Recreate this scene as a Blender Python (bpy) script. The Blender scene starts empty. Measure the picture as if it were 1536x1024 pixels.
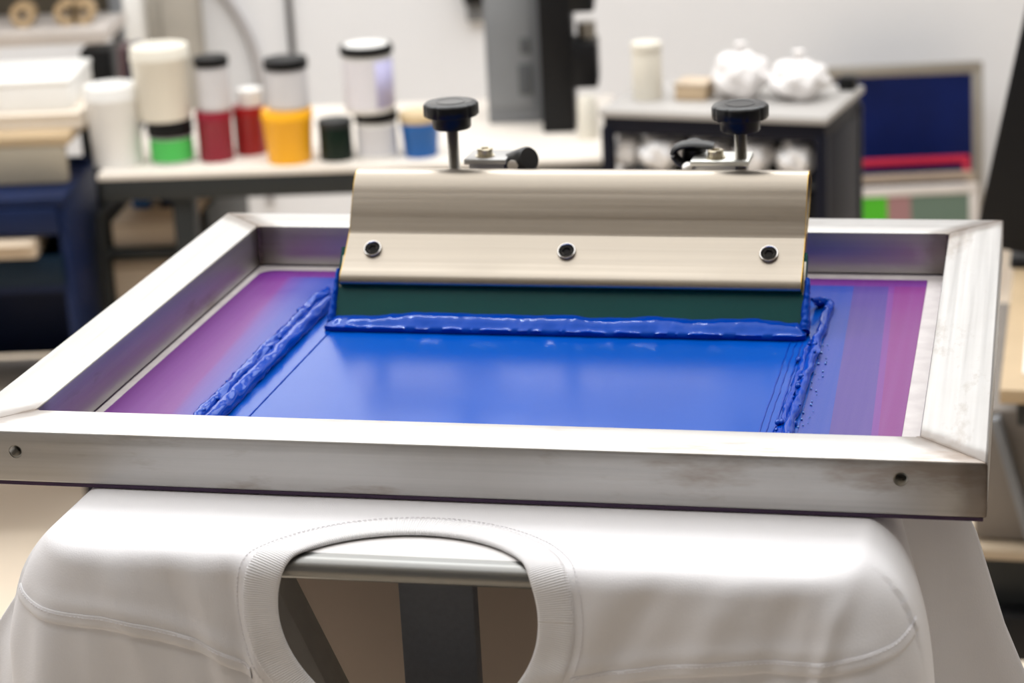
import bpy, bmesh, math, random
from mathutils import Vector, Matrix, Euler, noise
random.seed(7)
PI = math.pi
S = bpy.context.scene
COL = S.collection

# ------------------------------------------------------------------ helpers
def lin(c):
    return tuple(((v/255)/12.92 if v/255 <= .04045 else (((v/255)+.055)/1.055)**2.4) for v in c) + (1,)

class NT:
    def __init__(s, name):
        s.m = bpy.data.materials.new(name); s.m.use_nodes = True
        s.t = s.m.node_tree; s.b = s.t.nodes['Principled BSDF']
    def n(s, typ, **kw):
        x = s.t.nodes.new(typ)
        for k, v in kw.items():
            if hasattr(x, k): setattr(x, k, v)
            else: x.inputs[k.replace('_', ' ')].default_value = v
        return x
    def l(s, a, b): s.t.links.new(a, b)
    def set(s, **kw):
        for k, v in kw.items(): s.b.inputs[k.replace('_', ' ')].default_value = v
    def ramp(s, src, stops, interp='LINEAR'):
        r = s.t.nodes.new('ShaderNodeValToRGB'); e = r.color_ramp; e.interpolation = interp
        while len(e.elements) > 1: e.elements.remove(e.elements[-1])
        full = lambda c: c if len(c) == 4 else tuple(c)+(1,)
        e.elements[0].position = stops[0][0]; e.elements[0].color = full(stops[0][1])
        for p, c in stops[1:]: e.elements.new(p).color = full(c)
        s.l(src, r.inputs[0]); return r.outputs[0]
    def mix(s, fac, a, b, mode='MIX'):
        x = s.t.nodes.new('ShaderNodeMix'); x.data_type = 'RGBA'; x.blend_type = mode
        for i, v in ((0, fac), (6, a), (7, b)):
            if isinstance(v, (int, float, tuple)): x.inputs[i].default_value = v
            else: s.l(v, x.inputs[i])
        return x.outputs[2]
    def noise(s, scale, detail=3, stretch=None, coord='Object', rough=.5):
        tc = s.t.nodes.new('ShaderNodeTexCoord'); out = tc.outputs[coord]
        if stretch:
            mp = s.t.nodes.new('ShaderNodeMapping'); mp.inputs['Scale'].default_value = stretch
            s.l(out, mp.inputs['Vector']); out = mp.outputs[0]
        x = s.t.nodes.new('ShaderNodeTexNoise'); x.inputs['Scale'].default_value = scale
        x.inputs['Detail'].default_value = detail; x.inputs['Roughness'].default_value = rough
        s.l(out, x.inputs['Vector']); return x.outputs['Fac']
    def bump(s, h, strength=.2, dist=.001):
        x = s.t.nodes.new('ShaderNodeBump'); x.inputs['Strength'].default_value = strength
        x.inputs['Distance'].default_value = dist
        s.l(h, x.inputs['Height']); s.l(x.outputs[0], s.b.inputs['Normal'])

def mat(name, col, rough=.5, metal=0., var=.06, scale=8, coat=0., bump=0., bscale=200, spec=.5, emit=None):
    t = NT(name); c = lin(col)
    d = tuple(max(0, v*(1-var)) for v in c[:3])+(1,); e = tuple(min(1, v*(1+var)) for v in c[:3])+(1,)
    t.l(t.ramp(t.noise(scale), [(.3, d), (.7, e)]), t.b.inputs['Base Color'])
    t.set(Roughness=rough, Metallic=metal, Coat_Weight=coat, Specular_IOR_Level=spec)
    t.set(Coat_Roughness=.05)
    if bump: t.bump(t.noise(bscale, 4), bump, .0006)
    if emit:
        t.b.inputs['Emission Color'].default_value = c; t.set(Emission_Strength=emit)
    return t.m

def new_obj(name, bm, m, parent=None, smooth=35, shift=None):
    if shift is not None: bmesh.ops.translate(bm, vec=-Vector(shift), verts=bm.verts)
    bmesh.ops.recalc_face_normals(bm, faces=bm.faces)
    me = bpy.data.meshes.new(name); bm.to_mesh(me); bm.free()
    me.polygons.foreach_set('use_smooth', [True]*len(me.polygons))
    me.set_sharp_from_angle(angle=math.radians(smooth))
    me.materials.append(m)
    o = bpy.data.objects.new(name, me); COL.objects.link(o)
    if parent: o.parent = parent
    return o

def tag(o, label=None, cat=None, group=None, kind=None):
    if label: o['label'] = label
    if cat: o['category'] = cat
    if group: o['group'] = group
    if kind: o['kind'] = kind
    return o

def empty(name, loc=(0, 0, 0), rz=0., label=None, cat=None, group=None):
    o = bpy.data.objects.new(name, None); COL.objects.link(o); o.empty_display_size = .05
    o.location = loc; o.rotation_euler = (0, 0, rz)
    return tag(o, label, cat, group)

def NB(): return bmesh.new()

def box(bm, c, size, bev=0., seg=2, rot=None):
    r = bmesh.ops.create_cube(bm, size=1.); vs = r['verts']
    bmesh.ops.scale(bm, vec=size, verts=vs)
    if bev:
        es = list({e for v in vs for e in v.link_edges})
        bb = bmesh.ops.bevel(bm, geom=es, offset=bev, segments=seg, affect='EDGES', profile=.5)
        vs = list({v for f in bb['faces'] for v in f.verts} | {v for v in vs if v.is_valid})
    M = Matrix.Translation(c)
    if rot: M = M @ (rot if isinstance(rot, Matrix) else Euler(rot).to_matrix().to_4x4())
    bmesh.ops.transform(bm, matrix=M, verts=vs)
    return vs

def lathe(bm, prof, seg=32, M=None, lobes=None):
    rings = []
    for r, z in prof:
        if r <= 1e-7:
            rings.append([bm.verts.new((0, 0, z))])
        else:
            ring = []
            for i in range(seg):
                a = 2*PI*i/seg; rr = r*(1 if not lobes else lobes(a, r, z))
                ring.append(bm.verts.new((rr*math.cos(a), rr*math.sin(a), z)))
            rings.append(ring)
    for a, b in zip(rings, rings[1:]):
        if len(a) == 1 and len(b) == 1: continue
        for i in range(seg):
            j = (i+1) % seg
            if len(a) == 1: bm.faces.new((a[0], b[i], b[j]))
            elif len(b) == 1: bm.faces.new((a[i], a[j], b[0]))
            else: bm.faces.new((a[i], a[j], b[j], b[i]))
    vs = [v for r in rings for v in r]
    if M is not None: bmesh.ops.transform(bm, matrix=M, verts=vs)
    return vs

def axis_M(p, d):
    return Matrix.Translation(p) @ Vector(d).to_track_quat('Z', 'Y').to_matrix().to_4x4()

def tube(bm, pts, rad, seg=12, cap=True, shape=None):
    pts = [Vector(p) for p in pts]; n = len(pts); rings = []
    up = Vector((0, 0, 1))
    for i, p in enumerate(pts):
        t = (pts[min(i+1, n-1)]-pts[max(i-1, 0)]).normalized()
        s = t.cross(up)
        if s.length < 1e-3: s = t.cross(Vector((0, 1, 0)))
        s.normalize(); w = s.cross(t)
        ring = []
        for k in range(seg):
            a = 2*PI*k/seg
            r = rad(i, a) if callable(rad) else rad
            sx, sz = shape if shape else (1, 1)
            ring.append(bm.verts.new(p+s*math.cos(a)*r*sx+w*math.sin(a)*r*sz))
        rings.append(ring)
    for a, b in zip(rings, rings[1:]):
        for k in range(seg):
            j = (k+1) % seg; bm.faces.new((a[k], a[j], b[j], b[k]))
    if cap:
        for r in (rings[0], rings[-1]): bm.faces.new(r)

def blob(bm, c, r, sub=2, sc=(1, 1, 1), nz=0., ns=30.):
    v = bmesh.ops.create_icosphere(bm, subdivisions=sub, radius=1)['verts']
    for x in v:
        k = 1+nz*noise.noise(Vector(x.co)*2+Vector(c)*ns)
        x.co = Vector((x.co.x*sc[0]*r*k+c[0], x.co.y*sc[1]*r*k+c[1], x.co.z*sc[2]*r*k+c[2]))

def prism_x(bm, poly, x0, x1, hole=None):
    """closed YZ outline extruded along X, optional inner outline (hollow)."""
    def ring(p, x): return [bm.verts.new((x, y, z)) for y, z in p]
    A, B = ring(poly, x0), ring(poly, x1)
    loops = [(A, B)]
    if hole: loops.append((ring(hole, x0), ring(hole, x1)))
    for a, b in loops:
        n = len(a)
        for i in range(n):
            j = (i+1) % n; bm.faces.new((a[i], a[j], b[j], b[i]))
    for k in (0, 1):
        if not hole: bm.faces.new(loops[0][k])
        else:
            es = []
            for lp in loops:
                r = lp[k]
                for i in range(len(r)):
                    es.append(bm.edges.get((r[i], r[(i+1) % len(r)])))
            bmesh.ops.triangle_fill(bm, edges=es, use_beauty=True)

# ------------------------------------------------------------------ frames of reference
CAM_H = 1.656
TOP = CAM_H - .47597            # height of the printing screen's top face
YAW = -.23586
PR = Vector((.0159, 1.5206, TOP))
RZ = Matrix.Rotation(YAW, 3, 'Z')
def pw(x, y, z): return PR + RZ @ Vector((x, y, z))
def press(name, base, label, cat, group=None):
    return empty(name, pw(*base), YAW, label, cat, group)
HS = .0338                       # screen profile height
W2, D2, RW = .3188, .2611, .040

# ------------------------------------------------------------------ materials
def brushed(name, col, rough, axis, stain=0., metal=1., streak=.16, stcol=(120, 95, 70)):
    t = NT(name); c = lin(col)
    st = {'X': (3, 260, 260), 'Y': (260, 3, 260), 'Z': (260, 260, 3)}[axis]
    n1 = t.noise(1., 4, st)
    base = t.ramp(n1, [(.25, tuple(v*(1-streak) for v in c[:3])+(1,)), (.75, tuple(min(1, v*(1+streak*.6)) for v in c[:3])+(1,))])
    cl = t.noise(7, 5, (1, 1, 1), rough=.65)
    base = t.mix(t.ramp(cl, [(.45, (0, 0, 0)), (.75, (.16, .16, .16))]), base, lin((150, 140, 128)))
    if stain:
        gr = t.noise(22, 6, (.25, 1, 1) if axis == 'X' else (1, .25, 1), rough=.7)
        base = t.mix(t.ramp(gr, [(.55, (0, 0, 0)), (.68, (stain, stain, stain))]), base, lin(stcol))
    t.l(base, t.b.inputs['Base Color'])
    t.set(Metallic=metal)
    r = t.ramp(n1, [(.2, (rough*.8,)*3), (.8, (rough*1.2,)*3)])
    t.l(r, t.b.inputs['Roughness'])
    t.bump(n1, .12, .0004)
    return t

def frame_metal(name, axis):
    """worn mill aluminium: brushed along the rail, brown heat tint and grime at the welded corners"""
    t = brushed(name, (188, 186, 184), .46, axis, stain=.45, streak=.14)
    base = t.b.inputs['Base Color'].links[0].from_socket
    tc = t.n('ShaderNodeTexCoord'); sp = t.n('ShaderNodeSeparateXYZ'); t.l(tc.outputs['Object'], sp.inputs[0])
    def m(op, a, b=None):
        x = t.n('ShaderNodeMath', operation=op)
        for i, v in enumerate((a, b)):
            if v is None: continue
            if isinstance(v, (int, float)): x.inputs[i].default_value = v
            else: t.l(v, x.inputs[i])
        return x.outputs[0]
    ax = m('SUBTRACT', m('ABSOLUTE', sp.outputs[0]), W2); ay = m('SUBTRACT', m('ABSOLUTE', sp.outputs[1]), D2)
    dist = m('ABSOLUTE', m('SUBTRACT', ax, ay))           # distance from the mitre line
    dist = m('ADD', dist, m('MULTIPLY', m('SUBTRACT', t.noise(60, 4), .5), .012))
    k = t.ramp(dist, [(0., (.85,)*3), (.003, (.62,)*3), (.012, (.50,)*3), (.021, (0,)*3)])
    base = t.mix(k, base, lin((96, 80, 66)))
    t.l(base, t.b.inputs['Base Color'])
    return t.m

ALU_X = frame_metal('aluminium_brushed_long', 'X')
ALU_Y = frame_metal('aluminium_brushed_side', 'Y')
HOLD = brushed('champagne_aluminium', (166, 157, 145), .35, 'X', metal=1., streak=.10).m
GOLD = mat('cut_brass_edge', (205, 165, 70), .3, 1.)
CHROME = mat('chrome', (205, 202, 198), .16, 1., .03)
STEEL = mat('zinc_steel', (158, 154, 146), .34, 1., .08, 60)
STEELY = mat('yellow_zinc_steel', (206, 196, 172), .28, 1., .08, 60)
DARKHOLE = mat('dark_socket', (40, 38, 36), .7, 0, spec=.2)
BLACKP = mat('black_bakelite', (14, 14, 15), .33, 0, .1, 40, spec=.35)
BLACKR = mat('black_rubber', (24, 23, 24), .45, 0, .1, 40)
GREEN = mat('green_polyurethane', (0, 72, 68), .42, 0, .06, 20, spec=.2)
INK = mat('wet_blue_ink', (0, 66, 178), .10, 0, .06, 40, coat=0., bump=.16, bscale=110, spec=.30)
INK.node_tree.nodes['Principled BSDF'].inputs['Specular Tint'].default_value = (.35, .6, 1, 1)
INK_GLINT = mat('ink_glint_blue', (96, 146, 226), .08, 0, .1, 40, spec=.8)  # paler ink blue, highlights of the bubbles put into the colour

def weave(t, strength=.25, dist=.0003):
    t.bump(t.noise(900, 2), strength, dist)

def film_mat():
    t = NT('ink_flooded_film'); c = 0
    n = t.noise(5, 4, (1, .35, 1))
    t.l(t.ramp(n, [(.3, lin((0, 76, 176))), (.7, lin((0, 86, 192)))]), t.b.inputs['Base Color'])
    t.set(Roughness=.19, Specular_IOR_Level=.30); weave(t, .14); return t.m
FILM = film_mat()

def emulsion_mat():
    t = NT('purple_emulsion')
    tc = t.n('ShaderNodeTexCoord'); sp = t.n('ShaderNodeSeparateXYZ'); t.l(tc.outputs['Object'], sp.inputs[0])
    st = t.noise(1., 5, (170, 5, 1), rough=.6)
    sk = t.n('ShaderNodeMath', operation='MULTIPLY_ADD'); t.l(sp.outputs[1], sk.inputs[0]); sk.inputs[1].default_value = .068; t.l(sp.outputs[0], sk.inputs[2])
    ma = t.n('ShaderNodeMath', operation='MULTIPLY_ADD'); t.l(st, ma.inputs[0]); ma.inputs[1].default_value = .007
    t.l(sk.outputs[0], ma.inputs[2])
    mr = t.n('ShaderNodeMapRange'); t.l(ma.outputs[0], mr.inputs[0])
    mr.inputs[1].default_value = -.28; mr.inputs[2].default_value = .28
    P = lambda x: (x+.0035+.28)/.56
    pur, blu, vio, mag = lin((112, 38, 130)), lin((26, 62, 160)), lin((74, 52, 138)), lin((122, 34, 122))
    left = t.ramp(mr.outputs[0], [(0, lin((104, 34, 124))), (P(-.233), pur), (P(-.228), lin((96, 62, 150))), (P(-.212), lin((64, 74, 164))), (P(-.19), blu), (1, blu)])
    mr2 = t.n('ShaderNodeMapRange'); sk2 = t.n('ShaderNodeMath', operation='MULTIPLY_ADD'); t.l(sp.outputs[1], sk2.inputs[0]); sk2.inputs[1].default_value = .029; t.l(sp.outputs[0], sk2.inputs[2]); t.l(sk2.outputs[0], mr2.inputs[0]); mr2.inputs[1].default_value = -.28; mr2.inputs[2].default_value = .28
    Q = lambda x: (x+.28)/.56
    right = t.ramp(mr2.outputs[0], [(0, blu), (Q(.2128), vio), (Q(.2395), lin((112, 46, 138))), (Q(.2435), mag), (1, mag)], 'CONSTANT')
    gt = t.n('ShaderNodeMath', operation='GREATER_THAN'); t.l(sp.outputs[0], gt.inputs[0]); gt.inputs[1].default_value = .1
    col = t.mix(gt.outputs[0], left, right)
    # the uninked strip at the far end stays purple
    g2 = t.n('ShaderNodeMapRange'); t.l(sp.outputs[1], g2.inputs[0]); g2.inputs[1].default_value = .188; g2.inputs[2].default_value = .191
    top = t.mix(g2.outputs[0], col, lin((108, 38, 132)))
    nn = t.noise(1., 4, (220, 4, 1))
    fin = t.mix(t.ramp(nn, [(.35, (0,)*3), (.8, (.10,)*3)]), top, lin((140, 110, 175)))
    t.l(fin, t.b.inputs['Base Color']); t.set(Roughness=.36, Specular_IOR_Level=.32); weave(t, .3)
    return t.m
EMUL = emulsion_mat()
def mesh_mat():
    t = NT('polyester_mesh'); t.l(t.ramp(t.noise(60, 4), [(.3, lin((196, 188, 188))), (.7, lin((214, 208, 206)))]), t.b.inputs['Base Color'])
    t.set(Roughness=.5); weave(t, .3); return t.m
MESHM = mesh_mat()
PURTAPE = mat('dark_purple_glue_edge', (58, 30, 66), .45)

def cloth_mat(name, col):
    t = NT(name); c = lin(col)
    t.l(t.ramp(t.noise(40, 4), [(.3, tuple(v*.985 for v in c[:3])+(1,)), (.7, c)]), t.b.inputs['Base Color'])
    t.set(Roughness=.9, Specular_IOR_Level=.15, Sheen_Weight=.15)
    a = t.noise(1., 2, (1500, 900, 900)); t.bump(a, .35, .0005); return t.m
COTTON = cloth_mat('white_cotton_jersey', (243, 241, 243))
def rib_mat():
    t = NT('white_rib_knit'); t.set(Roughness=.9, Specular_IOR_Level=.15)
    t.l(t.ramp(t.noise(40, 3), [(.3, lin((238, 236, 237))), (.7, lin((244, 242, 243)))]), t.b.inputs['Base Color'])
    uv = t.n('ShaderNodeUVMap')
    w = t.n('ShaderNodeTexWave', wave_type='BANDS', bands_direction='X'); w.inputs['Scale'].default_value = 1.
    w.inputs['Distortion'].default_value = .15
    t.l(uv.outputs[0], w.inputs[0]); t.bump(w.outputs['Fac'], .55, .0007); return t.m
RIB = rib_mat()
THREAD = mat('white_thread', (236, 233, 235), .8)

# ------------------------------------------------------------------ the printing screen (frame, mesh, emulsion)
scr = press('printing_screen', (0, 0, -.0362), 'large aluminium printing screen with purple and blue mesh lying over the white t-shirt', 'printing screen', 'silk screens')
SB = (0, 0, -.0362)
def rail(pl, long_axis):
    """mitred bar: plan polygon extruded to the profile height with rounded long edges"""
    bm = NB()
    lo = [bm.verts.new((x, y, -HS)) for x, y in pl]; hi = [bm.verts.new((x, y, 0)) for x, y in pl]
    bm.faces.new(lo[::-1]); bm.faces.new(hi)
    for i in range(4):
        j = (i+1) % 4; bm.faces.new((lo[i], lo[j], hi[j], hi[i]))
    es = []
    for e in bm.edges:
        d = (e.verts[0].co-e.verts[1].co).normalized()
        if abs(d.x if long_axis == 'X' else d.y) > .99: es.append(e)
    bmesh.ops.bevel(bm, geom=es, offset=.0017, segments=3, affect='EDGES', profile=.5)
    return bm
X0, X1, Y0, Y1 = -W2, W2, -D2, D2
g = .00025
rails = {
 'front': ([(X0+g, Y0), (X1-g, Y0), (X1-RW-g, Y0+RW), (X0+RW+g, Y0+RW)], 'X'),
 'back': ([(X0+RW+g, Y1-RW), (X1-RW-g, Y1-RW), (X1-g, Y1), (X0+g, Y1)], 'X'),
 'left': ([(X0, Y0+g), (X0+RW, Y0+RW+g), (X0+RW, Y1-RW-g), (X0, Y1-g)], 'Y'),
 'right': ([(X1-RW, Y0+RW+g), (X1, Y0+g), (X1, Y1-g), (X1-RW, Y1-RW-g)], 'Y')}
HOLES = [(-.2762, -.0135), (.2703, -.0115)]
for k, (pl, ax) in rails.items():
    o = new_obj('rail', rail(pl, ax), ALU_X if ax == 'X' else ALU_Y, scr, 30, SB)
    if k == 'front':
        cb = NB()
        for hx, hz in HOLES:
            lathe(cb, [(0, 0), (.0043, 0), (.0043, .014), (0, .014)], 32, axis_M((hx, Y0-.004, hz), (0, 1, 0)))
        co = new_obj('cutter', cb, DARKHOLE, scr, 30, SB)
        md = o.modifiers.new('holes', 'BOOLEAN'); md.operation = 'DIFFERENCE'; md.object = co; md.solver = 'EXACT'
        bpy.context.view_layer.update()
        me = bpy.data.meshes.new_from_object(o.evaluated_get(bpy.context.evaluated_depsgraph_get()))
        o.modifiers.clear(); o.data = me; me.set_sharp_from_angle(angle=math.radians(30))
        bpy.data.objects.remove(co)
for hx, hz in HOLES:
    bm = NB(); pr = []
    for i in range(9):
        pr += [(.0041, i*.001), (.0034, i*.001+.0005)]
    pr = [(.0043, -.0003), (.0043, .0001)] + pr + [(.0034, .0094), (0, .0094)]
    lathe(bm, pr, 32, axis_M((hx, Y0+.0002, hz), (0, 1, 0)))
    tag(new_obj('threaded_hole', bm, STEEL, scr, 30, SB), 'threaded hole in the front rail')
# weld beads in the inner corners
for sx in (-1, 1):
    for sy in (-1, 1):
        bm = NB(); cx, cy = sx*(W2-RW), sy*(D2-RW)
        pts = [(cx-sx*.0006, cy-sy*.0006, -.0008-.0325*i/14) for i in range(15)]
        tube(bm, pts, lambda i, a: .0016*(1+.25*math.sin(i*2.1)), 8)
        new_obj('weld_bead', bm, mat('weld', (120, 108, 100), .45, .8, .25, 300) if 'weld' not in bpy.data.materials else bpy.data.materials['weld'], scr, 60, SB)
# glued mesh edge under the rails
bm = NB()
for (x0, x1, y0, y1) in ((X0+.001, X1-.002, Y0+.001, Y0+RW), (X0+.001, X1-.002, Y1-RW, Y1-.001), (X0+.001, X0+RW, Y0+RW, Y1-RW), (X1-RW, X1-.002, Y0+RW, Y1-RW)):
    box(bm, ((x0+x1)/2, (y0+y1)/2, -.0350), (x1-x0, y1-y0, .0022))
tag(new_obj('mesh_edge', bm, PURTAPE, scr, 30, SB), 'dark purple glued mesh edge under the rails')
bm = NB(); box(bm, (0, 0, -.0346), (2*(W2-RW)+.002, 2*(D2-RW)+.002, .0006))
new_obj('mesh', bm, MESHM, scr, 30, SB)
def round_sheet(x0, x1, y0, y1, z, th, rc):
    """flat sheet with corner radii rc=(bl, br, tr, tl)"""
    bm = NB(); pts = []
    for (cx, cy, sx, sy, r, a0) in ((x0, y0, 1, 1, rc[0], PI), (x1, y0, -1, 1, rc[1], 1.5*PI), (x1, y1, -1, -1, rc[2], 0), (x0, y1, 1, -1, rc[3], .5*PI)):
        if r < 1e-6: pts.append((cx, cy)); continue
        for i in range(7):
            a = a0+i*PI/12; pts.append((cx+sx*r+r*math.cos(a), cy+sy*r+r*math.sin(a)))
    lo = [bm.verts.new((x, y, z)) for x, y in pts]; hi = [bm.verts.new((x, y, z+th)) for x, y in pts]
    bm.faces.new(hi); bm.faces.new(lo[::-1])
    for i in range(len(pts)):
        j = (i+1) % len(pts); bm.faces.new((lo[i], lo[j], hi[j], hi[i]))
    return bm
tag(new_obj('emulsion', round_sheet(-.2725, .2635, -.2205, .2075, -.0344, .0004, (.001, .001, .002, .012)), EMUL, scr, 30, SB), 'purple emulsion coating with streaks of blue')

# ------------------------------------------------------------------ ink on the screen
def n1(x, y, z=0.): return noise.noise(Vector((x, y, z)))
ZM = -.0340
b = (0, 0, ZM)
o = press('ink_film', b, 'smooth flooded blue ink film covering the middle of the mesh', 'ink')
new_obj('film', round_sheet(-.196, .198, -.2205, .15, ZM, .0005, (.001, .001, .01, .01)), FILM, o, 30, b)
for x, w, r in ((-.1672, 0., .0007), (.1748, .0006, .0006), (.1790, .0012, .0006), (.1835, .0010, .0008)):
    bm = NB(); yb = .05
    pts = [(x+w*n1(i*.6, x*100)+(-.0006*i/30), yb-.27*i/40, ZM+.0006) for i in range(41)]
    tube(bm, pts, lambda i, a: r*(.8+.5*abs(n1(i*.9, x*50))), 6)
    new_obj('streak', bm, INK, o, 60, b)

def ridge(path, rad, lump, seed, drops, spread, seg=20):
    bm = NB(); L = len(path)
    def rr(i, a):
        t = min(1, i/6, (L-1-i)/3+.3)
        v = rad*(1+lump*.8*n1(i*.16+seed, math.cos(a)*1.2, math.sin(a)*1.2+seed)+lump*.45*n1(i*.5+seed*2, math.cos(a)*2, math.sin(a)*2))
        return v*(.35+.65*max(0, t))
    tube(bm, path, rr, seg, shape=(1, .95))
    rnd = random.Random(seed)
    for _ in range(drops):
        i = rnd.randrange(4, L-2); p = Vector(path[i]); r = rnd.uniform(.0009, .0022)
        blob(bm, (p.x+rnd.uniform(*spread), p.y+rnd.uniform(-.003, .003), ZM+rnd.uniform(.001, .0065)), r, 2, (1, rnd.uniform(1, 2.2), .9))
    return bm
b = (-.192, 0, ZM)
o = press('ink_ridge', b, 'thick lumpy ridge of wet blue ink left of the squeegee', 'ink', 'ridges of blue ink')
N = 110
outer = [(-.1985+.0012*n1(i*.12, 1), .150-.368*i/N, ZM+.0030) for i in range(N+1)]
inner = [(-.1880+.0010*n1(i*.10, 5), .128-.346*i/N, ZM+.0034) for i in range(N+1)]
new_obj('outer_bead', ridge(outer, .0048, .5, 3, 45, (-.0055, .004)), INK, o, 75, b)
new_obj('inner_bead', ridge(inner, .0056, .30, 9, 14, (-.006, -.001)), INK, o, 75, b)
b = (.192, 0, ZM)
o = press('ink_ridge', b, 'thin stringy ridge of wet blue ink right of the squeegee with bubbles', 'ink', 'ridges of blue ink')
pth = [(.1835, .118, ZM+.011), (.186, .127, ZM+.0075), (.1885, .133, ZM+.004), (.1915, .137, ZM+.0035), (.1950, .134, ZM+.003)]
dense = []
for i in range(len(pth)-1):
    for k in range(5): dense.append(Vector(pth[i]).lerp(Vector(pth[i+1]), k/5))
main = dense+[Vector((.1952-.0035*i/N+.0010*n1(i*.13, 8), .134-.352*i/N, ZM+.0026)) for i in range(N+1)]
new_obj('outer_bead', ridge(main, .0034, .5, 21, 16, (-.0035, .0035), 16), INK, o, 75, b)
inn = [(.1885-.0022*i/N+.0014*n1(i*.15, 12), .052-.272*i/N, ZM+.0012) for i in range(N+1)]
new_obj('inner_bead', ridge(inn, .0024, .6, 33, 12, (-.003, .003), 14), INK, o, 75, b)
bm = NB(); rnd = random.Random(5)
for i in range(36):
    y = .045-.20*rnd.random(); k = .0085*max(0, 1-abs((y+.01)/.19))
    blob(bm, (.2005+rnd.uniform(-.003, .0035)+.002*n1(y*60, 3), y, ZM+.0006), rnd.uniform(.0004, .0011), 1, (1, rnd.uniform(1, 1.8), .8))
new_obj('bubbles', bm, INK_GLINT, o, 75, b)

# ------------------------------------------------------------------ squeegee
SQ = (.007, .0705, -.0335)
sq = press('squeegee', SQ, 'wide champagne metal squeegee with green blade and two black knobs standing on the screen', 'squeegee')
U = Vector((.624, .781)); Nn = Vector((.781, -.624)); O0 = Vector((.0815, -.0055))
def un(u, n): p = O0+U*u+Nn*n; return (p.x, p.y)
def arc_pts(pts, sub=5):
    out = []
    P = [Vector(p) for p in pts]
    for i in range(len(P)-1):
        p0, p1, p2, p3 = P[max(i-1, 0)], P[i], P[i+1], P[min(i+2, len(P)-1)]
        for k in range(sub):
            t = k/sub
            out.append(tuple(.5*((2*p1)+(-p0+p2)*t+(2*p0-5*p1+4*p2-p3)*t*t+(-p0+3*p1-3*p2+p3)*t**3)))
    out.append(tuple(P[-1])); return out
lip = arc_pts([un(0, 0), (.0785, -.0056), (.0767, -.0040), (.0768, -.0012), (.0797, .0030), (.0850, .0062), (.0905, .0096)], 4)
facets = [(.1010, .0184), (.1095, .0258), (.1113, .0282), (.1168, .0382), (.1236, .0498), (.1258, .0528)]
crown = arc_pts([(.1258, .0528), (.1294, .0581), (.1343, .0636), (.1395, .0667), (.1450, .0676), (.1510, .0660), (.1562, .0615), (.1590, .0560)], 4)
back = arc_pts([(.1590, .0560), un(.080, .024), un(.055, .018), un(.030, .0145), un(.0, .0135), un(-.004, .0120)], 4)
outline = lip+facets+crown[1:]+back[1:]+[un(-.003, .0092)]
holec = arc_pts([(.1140, .0270), (.1196, .0370), (.1262, .0482), (.1335, .0590), (.1395, .0638), (.1450, .0650), (.1500, .0636), (.1540, .0595), (.1562, .0545), un(.078, .0215), un(.058, .0155), (.1140, .0270)], 3)[:-1]
HX0, HX1 = -.1652, .1797
bm = NB(); prism_x(bm, outline, HX0, HX1, holec)
new_obj('holder', bm, HOLD, sq, 12, SQ)
# bright cut rims at the ends of the extrusion
for x0, x1 in ((HX0-.0004, HX0+.0001), (HX1-.0001, HX1+.0004)):
    bm = NB(); prism_x(bm, outline, x0, x1, holec)
    tag(new_obj('cut_rim', bm, GOLD, sq, 30, SQ), 'gold coloured cut end of the holder')
bl = [un(.03, .0002), un(-.0288, .0002), un(-.0290, .0008), un(-.0290, .0084), un(-.0288, .0090), un(.03, .0090)]
bm = NB(); prism_x(bm, bl, -.1690, .1825)
tag(new_obj('blade', bm, GREEN, sq, 30, SQ), 'dark green rubber blade')
for x in (-.1664, .1812):
    bm = NB(); p = un(.010, .005)
    box(bm, (x, p[0], p[1]), (.0022, .010, .026), .0006, 2, Matrix.Rotation(-math.atan2(.624, .781), 4, 'X'))
    tag(new_obj('end_clip', bm, STEEL, sq, 30, SQ), 'small steel clip at the blade end')
# socket bolts on the lower flank
nf = Vector((0, -.661, .75))
for bx in (-.1440, .0052, .1549):
    c = Vector((bx, .0986, .0163))+nf*.0011
    bm = NB()
    lathe(bm, [(.0070, -.001), (.0071, .0006), (.0067, .0013), (.0060, .0015), (.0056, .0010), (.0053, .0002), (.0052, -.0008)], 36, axis_M(c, nf))
    bo = new_obj('bolt', bm, CHROME, sq, 40, SQ)
    bm = NB()
    lathe(bm, [(.0053, -.0006), (.0050, .0003), (.0034, .0004)], 36, axis_M(c, nf))
    lathe(bm, [(.0034, .0004), (.0030, -.0008), (0, -.0009)], 6, axis_M(c, nf))
    tag(new_obj('hex_socket', bm, DARKHOLE, bo, 40, SQ), 'dark hexagonal socket')
# clamps, knobs and levers behind the holder
def knob(x, y, ztop):
    bm = NB(); R = .0213
    lob = lambda a, r, z: (1-.030*max(0, math.cos(a*10))**6) if r > .017 else 1
    pr = [(0, ztop-.0004), (.0100, ztop-.0003), (.0102, ztop-.0001), (.0112, ztop-.0001), (.0114, ztop-.0004), (.0190, ztop-.0007), (R-.001, ztop-.0014), (R, ztop-.0026), (R, ztop-.0100), (R-.0006, ztop-.0108), (.0160, ztop-.0112), (.0152, ztop-.0118), (.0148, ztop-.0200), (.0140, ztop-.0210), (.0044, ztop-.0212)]
    lathe(bm, pr, 120, Matrix.Translation((x, y, 0)), lob)
    k = tag(new_obj('adjusting_knob', bm, BLACKP, sq, 40, SQ), 'round black knurled knob')
    bm = NB(); pr = []; z = ztop-.0205
    while z > .030:
        pr += [(.0046, z), (.0040, z-.0005)]; z -= .001
    lathe(bm, pr+[(0, z)], 24, Matrix.Translation((x, y, 0)))
    tag(new_obj('threaded_rod', bm, STEEL, k, 80, SQ), 'steel threaded rod')
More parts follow.
